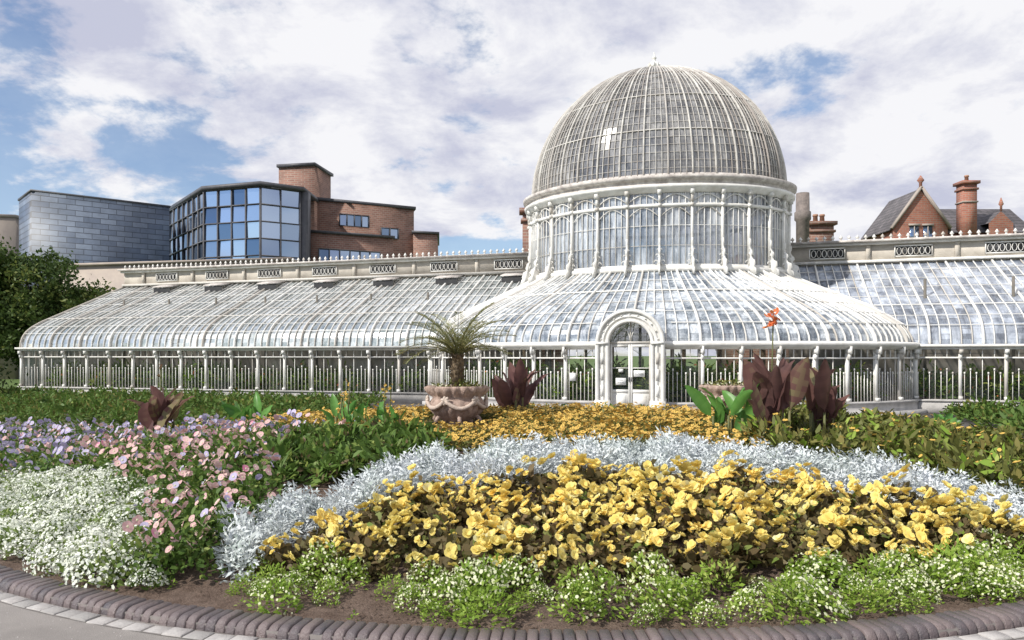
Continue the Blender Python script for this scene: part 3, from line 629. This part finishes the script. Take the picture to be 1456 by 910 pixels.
# ------------------------------------------------------------ urns
URN=solid("weathered_urn_stone",(.48,.36,.30),(.24,.17,.14),9,.9,bump=1,bscale=18,c3=(.58,.50,.43),userand=.4)
def urn(x,y,z,s):
    e=empty("stone_urn",(x,y,z));prof=[(.34,0),(.36,.05),(.30,.08),(.24,.13),(.26,.17),(.36,.22),(.46,.32),(.51,.42),(.49,.50),(.46,.54),(.50,.58),(.56,.64),(.585,.70),(.56,.73),(.52,.72),(.48,.66)]
    mb=MB();n=96;th=np.linspace(0,2*np.pi,n,endpoint=False);V=[]
    for r,zz in prof:
        g=0
        if .2<zz<.5:g=.09*np.abs(np.cos(th*9))+.02*np.sin(th*4)
        elif .55<zz<.72:g=.05*np.cos(th*20)+.03*np.cos(th*6)
        elif zz<.06:g=.02*np.cos(th*8)
        rr=r*(1+g-.03)*s+0*th;V.append(np.stack([rr*np.cos(th),rr*np.sin(th),0*th+zz*1.13*s],1))
    V=np.concatenate(V);F=[(j*n+i,j*n+(i+1)%n,(j+1)*n+(i+1)%n,(j+1)*n+i) for j in range(len(prof)-1) for i in range(n)]
    mb.add(V,F,0,.2)
    for k in range(6):
        a0=k*np.pi/3+.2;f=np.linspace(a0,a0+np.pi/3,9);r=.545*s;zz=(.50-.12*np.sin(np.linspace(0,np.pi,9)))*1.13*s
        tube(mb,np.stack([r*np.cos(f),r*np.sin(f),zz],1),.04*s,0,6,.8)
        c=np.array([r*math.cos(a0),r*math.sin(a0),.5*1.13*s])
        for q in range(7):
            t=q*2*np.pi/7;u=np.array([-math.sin(a0),math.cos(a0),0]);p=c+(u*math.cos(t)+np.array([0,0,1])*math.sin(t))*.06*s;tube(mb,[c,p,p+(p-c)*.5],[.04*s,.035*s,.012*s],0,5,.9)
    for k in range(6):
        a0=k*np.pi/3+.7;f=np.linspace(0,3.9,12);R=.13*s
        ctr=np.array([.34*math.cos(a0),.34*math.sin(a0),.17])*s;dr=np.array([math.cos(a0),math.sin(a0),0])
        P=[ctr+dr*math.cos(t)*R*(1-t*.15)+np.array([0,0,1])*math.sin(t)*R*(1-t*.15) for t in f];tube(mb,P,.04*s,0,6,.6)
    mb.build("urn_bowl",[URN],e,True)
    so=MB();V=[(.5*s*math.cos(t),.5*s*math.sin(t),.76*s) for t in th];so.add(V,[tuple(range(n))]);so.build("urn_soil",[SOIL],e)
    fo=clump(170,.5*s,.16,.10,.04,0,.7,k=6,zmin=0);V=fo.V[0];V[:,2]+=.76*s;floret_dots(fo,60,.5*s,.14,.02,1);fo.V[1][:,2]+=.76*s
    fo.build("urn_planting",[L_OLV,F_CRM],e)
urn(ux,uy,uz-.04,1.06);urn(4.75,16.4,.42,1.0)
# ------------------------------------------------------------ ground, bed, edging
ASP=solid("path_tarmac",(.26,.24,.225),(.19,.175,.165),1.3,.95,bump=.5,bscale=120,fine=.7)
GRS=solid("lawn_grass",(.07,.12,.03),(.11,.16,.045),.8,.95,bump=.6,bscale=60,fine=.5)
g=MB();g.add([(-900,-300,-.008),(900,-300,-.008),(900,1500,-.008),(-900,1500,-.008)],[(0,1,2,3)]);g.build("ground",[GRS])
g=MB();prism(g,[(BX+17*math.cos(t)*1.25,12+19*math.sin(t)) for t in np.linspace(0,2*np.pi,90)[:-1]],-.004,.0)
pth=g.build("path",[ASP])
def bpt(t,off=0):
    c,s=math.cos(t),math.sin(t);b=BR if s<0 else BB
    return np.array([BX+(BR+off)*c,BY+(b+off)*s])
g=MB();nr_,nt_=60,200;V=[];
for i in range(nr_+1):
    for j in range(nt_):
        q=i/nr_*.992;p=np.array([BX,BY])+(bpt(2*np.pi*j/nt_)-np.array([BX,BY]))*q
        x,y=p;V.append((x,y,float(gh(x,y))+.012*rng.normal()))
F=[(i*nt_+j,i*nt_+(j+1)%nt_,(i+1)*nt_+(j+1)%nt_,(i+1)*nt_+j) for i in range(1,nr_) for j in range(nt_)]+[tuple(nt_+j for j in range(nt_))]
g.add(V,F,0,.5);g.build("flower_bed_soil",[SOIL],smooth=True)
crumb=MB();crumb.add([(.01,0,0),(-.006,.009,0),(-.006,-.009,0),(0,0,.011)],[(0,1,3),(1,2,3),(2,0,3)])
o=MB();P=grid(.05,lambda x,y:(bd(x,y)>.22)&(bd(x,y)<1.0)&(y<9));P=P[rng.random(len(P))>.4];scatter(o,[crumb],P,.5,1.8);o.build("soil_crumbs",[SOIL])
BRK=solid("edging_brick",(.11,.085,.09),(.06,.055,.062),9,.4,c3=(.17,.13,.125),userand=1,bump=.6,bscale=50,spec=.6)
SET=solid("pale_kerb_sett",(.46,.44,.42),(.34,.32,.31),8,.9,c3=(.28,.27,.26),userand=.6,bump=.5,bscale=50)
MOR=solid("mortar",(.20,.18,.17),(.14,.13,.12),12,.95)
def ring_blocks(mb,o0,o1,z1,wid,rounded,gap=.006):
    ts=np.linspace(0,2*np.pi,3000);Pq=np.array([bpt(t,(o0+o1)/2) for t in ts]);s=np.concatenate([[0],np.cumsum(np.linalg.norm(np.diff(Pq,axis=0),axis=1))])
    n=int(s[-1]/wid);tk=np.interp(np.arange(n)*s[-1]/n,s,ts)
    for t in tk:
        p=bpt(t,0);e=bpt(t+.001,0);tg=nz(e-p);nn=np.array([tg[1],-tg[0]]);c=p
        jz=rng.normal(0,.004);ja=rng.normal(0,.03);tg=nz(tg+nn*ja);w=wid/2-gap/2;jo=rng.normal(0,.004);c=c+nn*jo
        if rounded: prof=[(o0,-.05),(o0,z1-.02),(o0+.015,z1),(o1-.06,z1),(o1-.03,z1-.008),(o1-.008,z1-.03),(o1,z1-.06),(o1,-.05)]
        else: prof=[(o0,-.05),(o0,z1-.004),(o0+.006,z1),(o1-.006,z1),(o1,z1-.004),(o1,-.05)]
        V=[];cs=.012 if rounded else .004
        for sx,ins in((-w,cs),(-w+cs,0),(w-cs,0),(w,cs)):
            for o_,z_ in prof:
                q=c+nn*(o_)+tg*sx;V.append((q[0],q[1],z_+jz-(ins if z_>0 else 0)))
        k=len(prof);F=[]
        for a in range(3):
            for i in range(k-1):F.append((a*k+i,a*k+i+1,(a+1)*k+i+1,(a+1)*k+i))
        F+=[tuple(range(k-1,-1,-1)),tuple(range(3*k,4*k))]
        mb.add(V,F,0)
g=MB();ring_blocks(g,-.20,.03,.085,.079,True);g.build("brick_edging",[BRK])
g=MB();ring_blocks(g,.045,.17,.012,.17,False,.012);g.build("kerb_setts",[SET])
g=MB();ts=np.linspace(0,2*np.pi,300);V=[];
for t in ts:
    a=bpt(t,-.19);b=bpt(t,.18);m_=bpt(t,.02);V+=[(a[0],a[1],.055),(b[0],b[1],.004),(m_[0],m_[1],.05),(m_[0],m_[1],.004)]
F=[]
for i in range(299):
    F+=[(4*i,4*i+2,4*i+6,4*i+4),(4*i+2,4*i+3,4*i+7,4*i+6),(4*i+3,4*i+1,4*i+5,4*i+7)]
g.add(V,F);g.build("edging_mortar",[MOR])
o=MB();P=np.stack([rng.uniform(-6,5,1600),rng.uniform(4.2,6.6,1600),np.zeros(1600)],1);P=P[bd(P[:,0],P[:,1])<-.2];scatter(o,[crumb],P,.2,.7);o.build("path_grit",[SET])
# ------------------------------------------------------------ trees
BARK=solid("bark",(.09,.07,.055),(.06,.045,.035),10,.95,bump=.8)
L_TRE=leafm("tree_leaf",(.045,.08,.02),(.10,.15,.035),(.20,.23,.06),.25)
L_DRK=leafm("dark_tree_leaf",(.035,.055,.022),(.07,.10,.035),(.13,.15,.05),.2)
def tree(name,x,y,h,blobs,ncl,nl,ls,mat):
    mb=MB();tube(mb,[(x,y,0),(x+.1,y,h*.4),(x,y+.1,h*.75)],[.28,.2,.08],0,8)
    W=np.array([b[3]*b[4] for b in blobs]);W=W/W.sum()
    for i in range(ncl):
        b=blobs[rng.choice(len(blobs),p=W)];dv=nz(rng.normal(0,1,3));c=np.array([x+b[0],y+b[1],b[2]])+dv*np.array([b[3],b[3],b[4]])*rng.uniform(.5,1)
        if i%6==0:tube(mb,[(x,y,h*.3),((x+c[0])/2,(y+c[1])/2,(h*.4+c[2])/2),tuple(c)],[.09,.05,.015],0,5)
        P=c+rng.normal(0,1,(nl,3))*np.array([.38,.38,.28])*rng.uniform(.7,1.2);D=nz(rng.normal(0,1,(nl,3))+np.array([0,-.2,.2]));S=nz(np.cross(D,rng.normal(0,1,(nl,3))));l=ls*rng.uniform(.6,1.3,(nl,1))
        V=np.stack([P,P+D*l*.5-S*l*.28,P+D*l,P+D*l*.5+S*l*.28],1).reshape(-1,3);sh=rng.uniform(-.3,.3)
        mb.raw(V,np.arange(4*nl),[4]*nl,[1]*nl,np.clip(rng.random(nl)*.8+sh,0,1))
    return mb.build(name,[BARK,mat])
tree("evergreen_tree",-26.3,40.5,7.4,[(0,0,5.6,2.8,2.3),(-1.6,0,4.4,2.4,2),(2.0,.2,4.2,2.3,2.1),(.3,-.8,3.0,2.8,1.8),(-2.4,0,6.4,1.5,1.5)],270,120,.24,L_TRE)
tree("evergreen_tree",-31.5,38,8.4,[(0,0,6.9,2.8,2.3),(1,0,3.8,3,2.4)],170,110,.24,L_DRK)
tree("garden_shrub",-22.7,30.5,2.4,[(0,0,1.3,1.0,1.2),(-1.2,0,1.5,1.3,1.4),(.5,-.5,.8,.8,.7)],90,80,.16,L_DRK)
# ------------------------------------------------------------ background buildings
SLT=brickm("slate_cladding",(.10,.13,.19),(.19,.23,.30),(.05,.06,.08),1.6,.42,.03,.5)
BR1=brickm("brown_brick",(.20,.10,.075),(.30,.155,.115),(.30,.24,.2),.5,.17,.02)
BR2=brickm("red_brick",(.34,.12,.08),(.42,.17,.11),(.32,.24,.2),.5,.17,.02)
BEI=solid("beige_render",(.42,.36,.31),(.34,.29,.26),1,.9)
RSL=brickm("roof_slate",(.12,.11,.12),(.18,.16,.17),(.07,.07,.07),.5,.3,.03)
BGL,nt,oo=newmat("blue_window_glass");b=N(nt,"BsdfPrincipled");b.inputs["Roughness"].default_value=.06;b.inputs["Metallic"].default_value=.85
nt.links.new(mixc(nt,rndattr(nt),(.10,.16,.26),(.44,.54,.70)),b.inputs["Base Color"]);nt.links.new(b.outputs[0],oo.inputs[0])
FRM=solid("dark_window_frame",(.10,.10,.11),(.07,.07,.08),3,.5)
def facade_glass(mb,p,q,z0,z1,nx,nz_,bw=.07,gm=0,fm=1):
    p=np.array(p,float);q=np.array(q,float);dv=q-p;L=np.linalg.norm(dv);t=dv/L;nn=np.array([t[1],-t[0]])
    G=np.stack([np.stack([np.array([*(p+dv*i/nx),z]) for z in np.linspace(z0,z1,nz_+1)]) for i in range(nx+1)]);panels(mb,G,None,gm,.03)
    an=math.atan2(t[1],t[0])
    for i in range(nx+1):
        c=p+dv*i/nx+nn*.05;box(mb,(c[0],c[1],(z0+z1)/2),bw/2,.08,(z1-z0)/2,an,fm)
    for k in range(nz_+1):
        c=(p+q)/2+nn*.06;box(mb,(c[0],c[1],z0+(z1-z0)*k/nz_),L/2,.07,bw/2,an,fm)
e=empty("modern_glass_building")
m=MB();prism(m,[(-39.0,58.4),(-35.8,55),(-28.3,61),(-31.5,65)],0,14.1);prism(m,[(-39.1,58.4),(-35.8,54.9),(-28.2,61),(-31.5,65.1)],14.1,14.25,1)
m.build("slate_clad_wall",[SLT,FRM],e)
m=MB()
fp=[(-31.9,68),(-24.4,58.6),(-19.4,57.0),(-16.9,58.8),(-16.9,68)]
facade_glass(m,fp[0],fp[1],3,14.9,8,9,.09);facade_glass(m,fp[1],fp[2],3,14.9,4,9,.09);facade_glass(m,fp[2],fp[3],3,14.9,2,9,.09)
prism(m,[(-32.2,68.2),(-24.5,58.3),(-19.3,56.6),(-16.5,58.6),(-16.5,68.2)],14.95,15.25,1);prism(m,[(-24.4,58.75),(-19.4,57.15),(-16.9,58.95),(-16.9,67.8),(-31.7,68)],0,3,1)
box(m,(-16.6,59.2,8),.35,.4,6.9,0,1);m.build("glazed_bay",[BGL,FRM],e)
e=empty("brown_brick_building");m=MB()
prism(m,[(-19.9,63),(-16.7,62.4),(-16.2,66),(-19.5,66)],0,17.9);prism(m,[(-20.05,62.85),(-16.6,62.2),(-16.0,66.2),(-19.6,66.2)],17.9,18.15,1)
prism(m,[(-16.6,63),(-8.9,67),(-11,74),(-19,70)],0,15.1);prism(m,[(-16.6,62.8),(-8.7,66.9),(-10.9,74.2),(-19,70.2)],15.1,15.35,1)
prism(m,[(-8.9,66.5),(-6.8,67.2),(-7.4,74),(-10,74)],0,12.9);prism(m,[(-9,66.3),(-6.6,67.1),(-7.3,74.2),(-10,74.2)],12.9,13.1,1)
prism(m,[(-16.4,60.2),(-10.2,63.2),(-11.5,66.5),(-17,63.4)],0,11.9);prism(m,[(-16.5,60.0),(-10.0,63.1),(-11.4,66.7),(-17,63.6)],11.9,12.1,1)
m.build("brick_walls",[BR1,FRM],e)
m=MB();facade_glass(m,(-14.9,63.75),(-12.6,64.95),13.1,14.1,4,1,.08);facade_glass(m,(-11.6,65.45),(-10.2,66.2),12.3,13.2,2,1,.08)
facade_glass(m,(-15.8,60.35),(-11.2,62.6),9.4,10.6,6,1,.08);m.build("windows",[BGL,FRM],e)
m=MB();prism(m,[(-46,57),(-39.3,58.4),(-39.3,62),(-46,62)],0,12.8);prism(m,[(-46.1,56.9),(-39.2,58.3),(-39.2,62.1),(-46.1,62.1)],12.8,13.0);m.build("beige_building",[BEI])
m=MB();prism(m,[(-31,50),(-14,46.5),(-14,48),(-31,52)],0,7.9);prism(m,[(-31.1,49.8),(-13.9,46.3),(-13.9,48.2),(-31.1,52.2)],7.9,8.05);m.build("garden_wall",[BEI])
def gable(name,x,y,w,dep,ze,zr,brick):
    e=empty(name);m=MB()
    V=[(x-w/2,y,0),(x+w/2,y,0),(x+w/2,y,ze),(x,y,zr),(x-w/2,y,ze)];V+=[(a,y+dep,c) for a,_,c in V]
    m.add(V,[(0,1,2,3,4),(9,8,7,6,5),(1,6,7,2),(5,0,4,9)],0,.5)
    for s in(-1,1):
        p=np.array([[x+s*(w/2+.2),y-.05,ze-.2],[x,y-.05,zr+.15]]);sweep(m,p,(0,-1,0),.18,.35,1)
        q=np.array([(x+s*(w/2+.3),y,ze-.25),(x,y,zr+.05),(x,y+dep,zr+.05),(x+s*(w/2+.3),y+dep,ze-.25)]);m.add(np.concatenate([q,q+np.array([0,0,-.15])]),[(0,1,2,3),(7,6,5,4),(0,4,5,1),(3,7,4,0)] ,2,.5)
    tube(m,[(x,y,zr),(x,y,zr+.5),(x,y,zr+.7),(x,y,zr+1.1)],[.12,.12,.28,.03],0,8)
    for dz in(-3.6,-7):
        for s in(-1,1):
            box(m,(x+s*.55,y-.04,ze+dz+2.8),.36,.03,.8,0,3);box(m,(x+s*.55,y-.08,ze+dz+3.68),.46,.06,.08,0,1);box(m,(x+s*.55,y-.1,ze+dz+1.93),.46,.09,.07,0,1);box(m,(x+s*.55,y-.08,ze+dz+2.8),.03,.03,.8,0,1)
    m.build("gabled_walls_and_roof",[brick,BEI,RSL,BGL],e);return e
def chimney(mb,x,y,z0,z1,w,d,pots=2):
    box(mb,(x,y,(z0+z1)/2),w/2,d/2,(z1-z0)/2,0,0);box(mb,(x,y,z1-.45),w/2+.1,d/2+.1,.08,0,0);box(mb,(x,y,z1+.08),w/2+.18,d/2+.18,.12,0,0)
    for k in range(pots):
        px=x+(k-(pots-1)/2)*.45;tube(mb,[(px,y,z1+.2),(px,y,z1+.6),(px,y,z1+.62),(px,y,z1+.75)],[.17,.14,.19,.17],2,10)
POT=solid("clay_pot",(.42,.24,.16),(.3,.18,.13),5,.9)
ph=gable("red_brick_house",33.2,60,4.4,5,12.4,15.4,BR2)
m=MB();box(m,(38.2,63.2,6),4.6,2.2,6,0,0)
V=[(33.5,60.8,12.0),(43.2,60.8,12.0),(42.6,63.2,14.4),(33.5,63.2,14.4),(33.5,65.6,12.0),(43.2,65.6,12.0)];m.add(V,[(0,1,2,3),(3,2,5,4),(1,5,2)],3,.5)
chimney(m,37.3,60.6,11,15.9,1.1,1.0,1);box(m,(37.3,60.6,14.4),.62,.57,.06,0,1)
V=[(39.0,60.4,11.5),(41.0,60.4,11.5),(41,60.4,12.7),(40,60.4,13.7),(39,60.4,12.7)];V+=[(a,62.5,c) for a,_,c in V];m.add(V,[(0,1,2,3,4)],0,.5);m.add(V,[(2,7,8,3),(3,8,9,4),(1,6,7,2)],3,.5)
tube(m,[(40,60.4,13.7),(40,60.4,14.1),(40,60.4,14.25),(40,60.4,14.8)],[.09,.09,.2,.02],0,8)
m.build("house_wing_and_chimney",[BR2,BEI,POT,RSL],ph)
e=empty("brick_chimney_range");m=MB()
prism(m,[(15,49),(30,49),(30,54),(15,54)],0,8.6);chimney(m,20.6,49.6,8,10.6,1.6,1.0,2);chimney(m,.95,40,5,9.6,.75,.6,1);prism(m,[(-3,39.7),(3,39.7),(3,42),(-3,42)],0,6.2)
chimney(m,29.0,49.6,8,8.9,1.0,1.0,0);m.build("chimney_walls",[BR1,BEI,POT],e)
m=MB();tube(m,[(18.5,47,0),(18.5,47,10.4),(18.5,47,10.5),(18.5,47,11.0),(18.5,47,11.05),(18.5,47,12.2)],[.40,.40,.5,.5,.42,.40],0,14);m.build("round_chimney",[solid("aged_metal",(.24,.20,.18),(.14,.12,.11),4,.7)])
# ------------------------------------------------------------ world + sun + camera
SAZ=np.array([-.84,-.54]);SAZ/=np.linalg.norm(SAZ);EL=D2R(41)
w=bpy.data.worlds.new("World");sc.world=w;w.use_nodes=True;nt=w.node_tree;nt.nodes.clear()
out=nt.nodes.new("ShaderNodeOutputWorld")
sky=nt.nodes.new("ShaderNodeTexSky");sky.sky_type='NISHITA';sky.sun_disc=False;sky.sun_elevation=EL;sky.sun_rotation=math.atan2(SAZ[0],SAZ[1])%(2*math.pi)
sky.air_density=1.0;sky.dust_density=.5;sky.ozone_density=4
b1=nt.nodes.new("ShaderNodeBackground");b1.inputs[1].default_value=.14;nt.links.new(sky.outputs[0],b1.inputs[0])
tc=nt.nodes.new("ShaderNodeTexCoord");sp=nt.nodes.new("ShaderNodeSeparateXYZ");nt.links.new(tc.outputs["Generated"],sp.inputs[0])
def M(op,a,b=None,c=None):
    n=nt.nodes.new("ShaderNodeMath");n.operation=op
    for i,v in enumerate((a,b,c)):
        if v is None:continue
        if hasattr(v,'is_linked'):nt.links.new(v,n.inputs[i])
        else:n.inputs[i].default_value=v
    return n.outputs[0]
zz=M('ADD',M('MAXIMUM',sp.outputs[2],0.0),.30)
cb=nt.nodes.new("ShaderNodeCombineXYZ");nt.links.new(M('DIVIDE',sp.outputs[0],zz),cb.inputs[0]);nt.links.new(M('DIVIDE',sp.outputs[1],zz),cb.inputs[1]);cb.inputs[2].default_value=.3
def wn(scale,det,rough,dist,off=0):
    n=nt.nodes.new("ShaderNodeTexNoise");n.inputs["Scale"].default_value=scale;n.inputs["Detail"].default_value=det;n.inputs["Roughness"].default_value=rough;n.inputs["Distortion"].default_value=dist
    mp=nt.nodes.new("ShaderNodeMapping");mp.inputs["Location"].default_value=(off,off*.7,off*.3);nt.links.new(cb.outputs[0],mp.inputs[0]);nt.links.new(mp.outputs[0],n.inputs["Vector"]);return n.outputs["Fac"]
big_=wn(1.2,3,.5,.2,3.0);fine_=wn(4.0,14,.60,.1,1.0);sh_=wn(3.4,12,.62,.2,7.0)
side=M('MULTIPLY',sp.outputs[0],.16)
cov=M('ADD',M('ADD',M('MULTIPLY',big_,.6),M('MULTIPLY',fine_,1.0)),side)
mr=nt.nodes.new("ShaderNodeMapRange");mr.interpolation_type='SMOOTHSTEP';nt.links.new(cov,mr.inputs[0]);mr.inputs[1].default_value=.67;mr.inputs[2].default_value=.81;mr.inputs[3].default_value=.16;mr.inputs[4].default_value=1
mc=nt.nodes.new("ShaderNodeMix");mc.data_type='RGBA';r2=nt.nodes.new("ShaderNodeMapRange");nt.links.new(sh_,r2.inputs[0]);r2.inputs[1].default_value=.36;r2.inputs[2].default_value=.56
nt.links.new(r2.outputs[0],mc.inputs[0]);mc.inputs[6].default_value=(.58,.60,.74,1);mc.inputs[7].default_value=(.95,.95,.98,1)
b2=nt.nodes.new("ShaderNodeBackground");b2.inputs[1].default_value=.98;nt.links.new(mc.outputs[2],b2.inputs[0])
ms=nt.nodes.new("ShaderNodeMixShader");nt.links.new(mr.outputs[0],ms.inputs[0]);nt.links.new(b1.outputs[0],ms.inputs[1]);nt.links.new(b2.outputs[0],ms.inputs[2]);nt.links.new(ms.outputs[0],out.inputs[0])
sl=bpy.data.lights.new("sun","SUN");sl.energy=5.0;sl.angle=D2R(.5);sl.color=(1,.95,.87);so=bpy.data.objects.new("sun",sl);sc.collection.objects.link(so)
dv=Vector((-SAZ[0]*math.cos(EL),-SAZ[1]*math.cos(EL),-math.sin(EL)));so.rotation_euler=dv.to_track_quat('-Z','Y').to_euler();so.location=(-20,-5,30)
cam=bpy.data.cameras.new("camera");co=bpy.data.objects.new("camera",cam);sc.collection.objects.link(co);sc.camera=co
co.location=(0,0,1.9);co.rotation_euler=(math.pi/2,0,0);cam.sensor_width=36;cam.lens=1050/1456*36;cam.shift_y=50/1456;cam.clip_end=3000;cam.clip_start=.05
sc.view_settings.view_transform='Standard';sc.view_settings.look='None';sc.view_settings.exposure=0
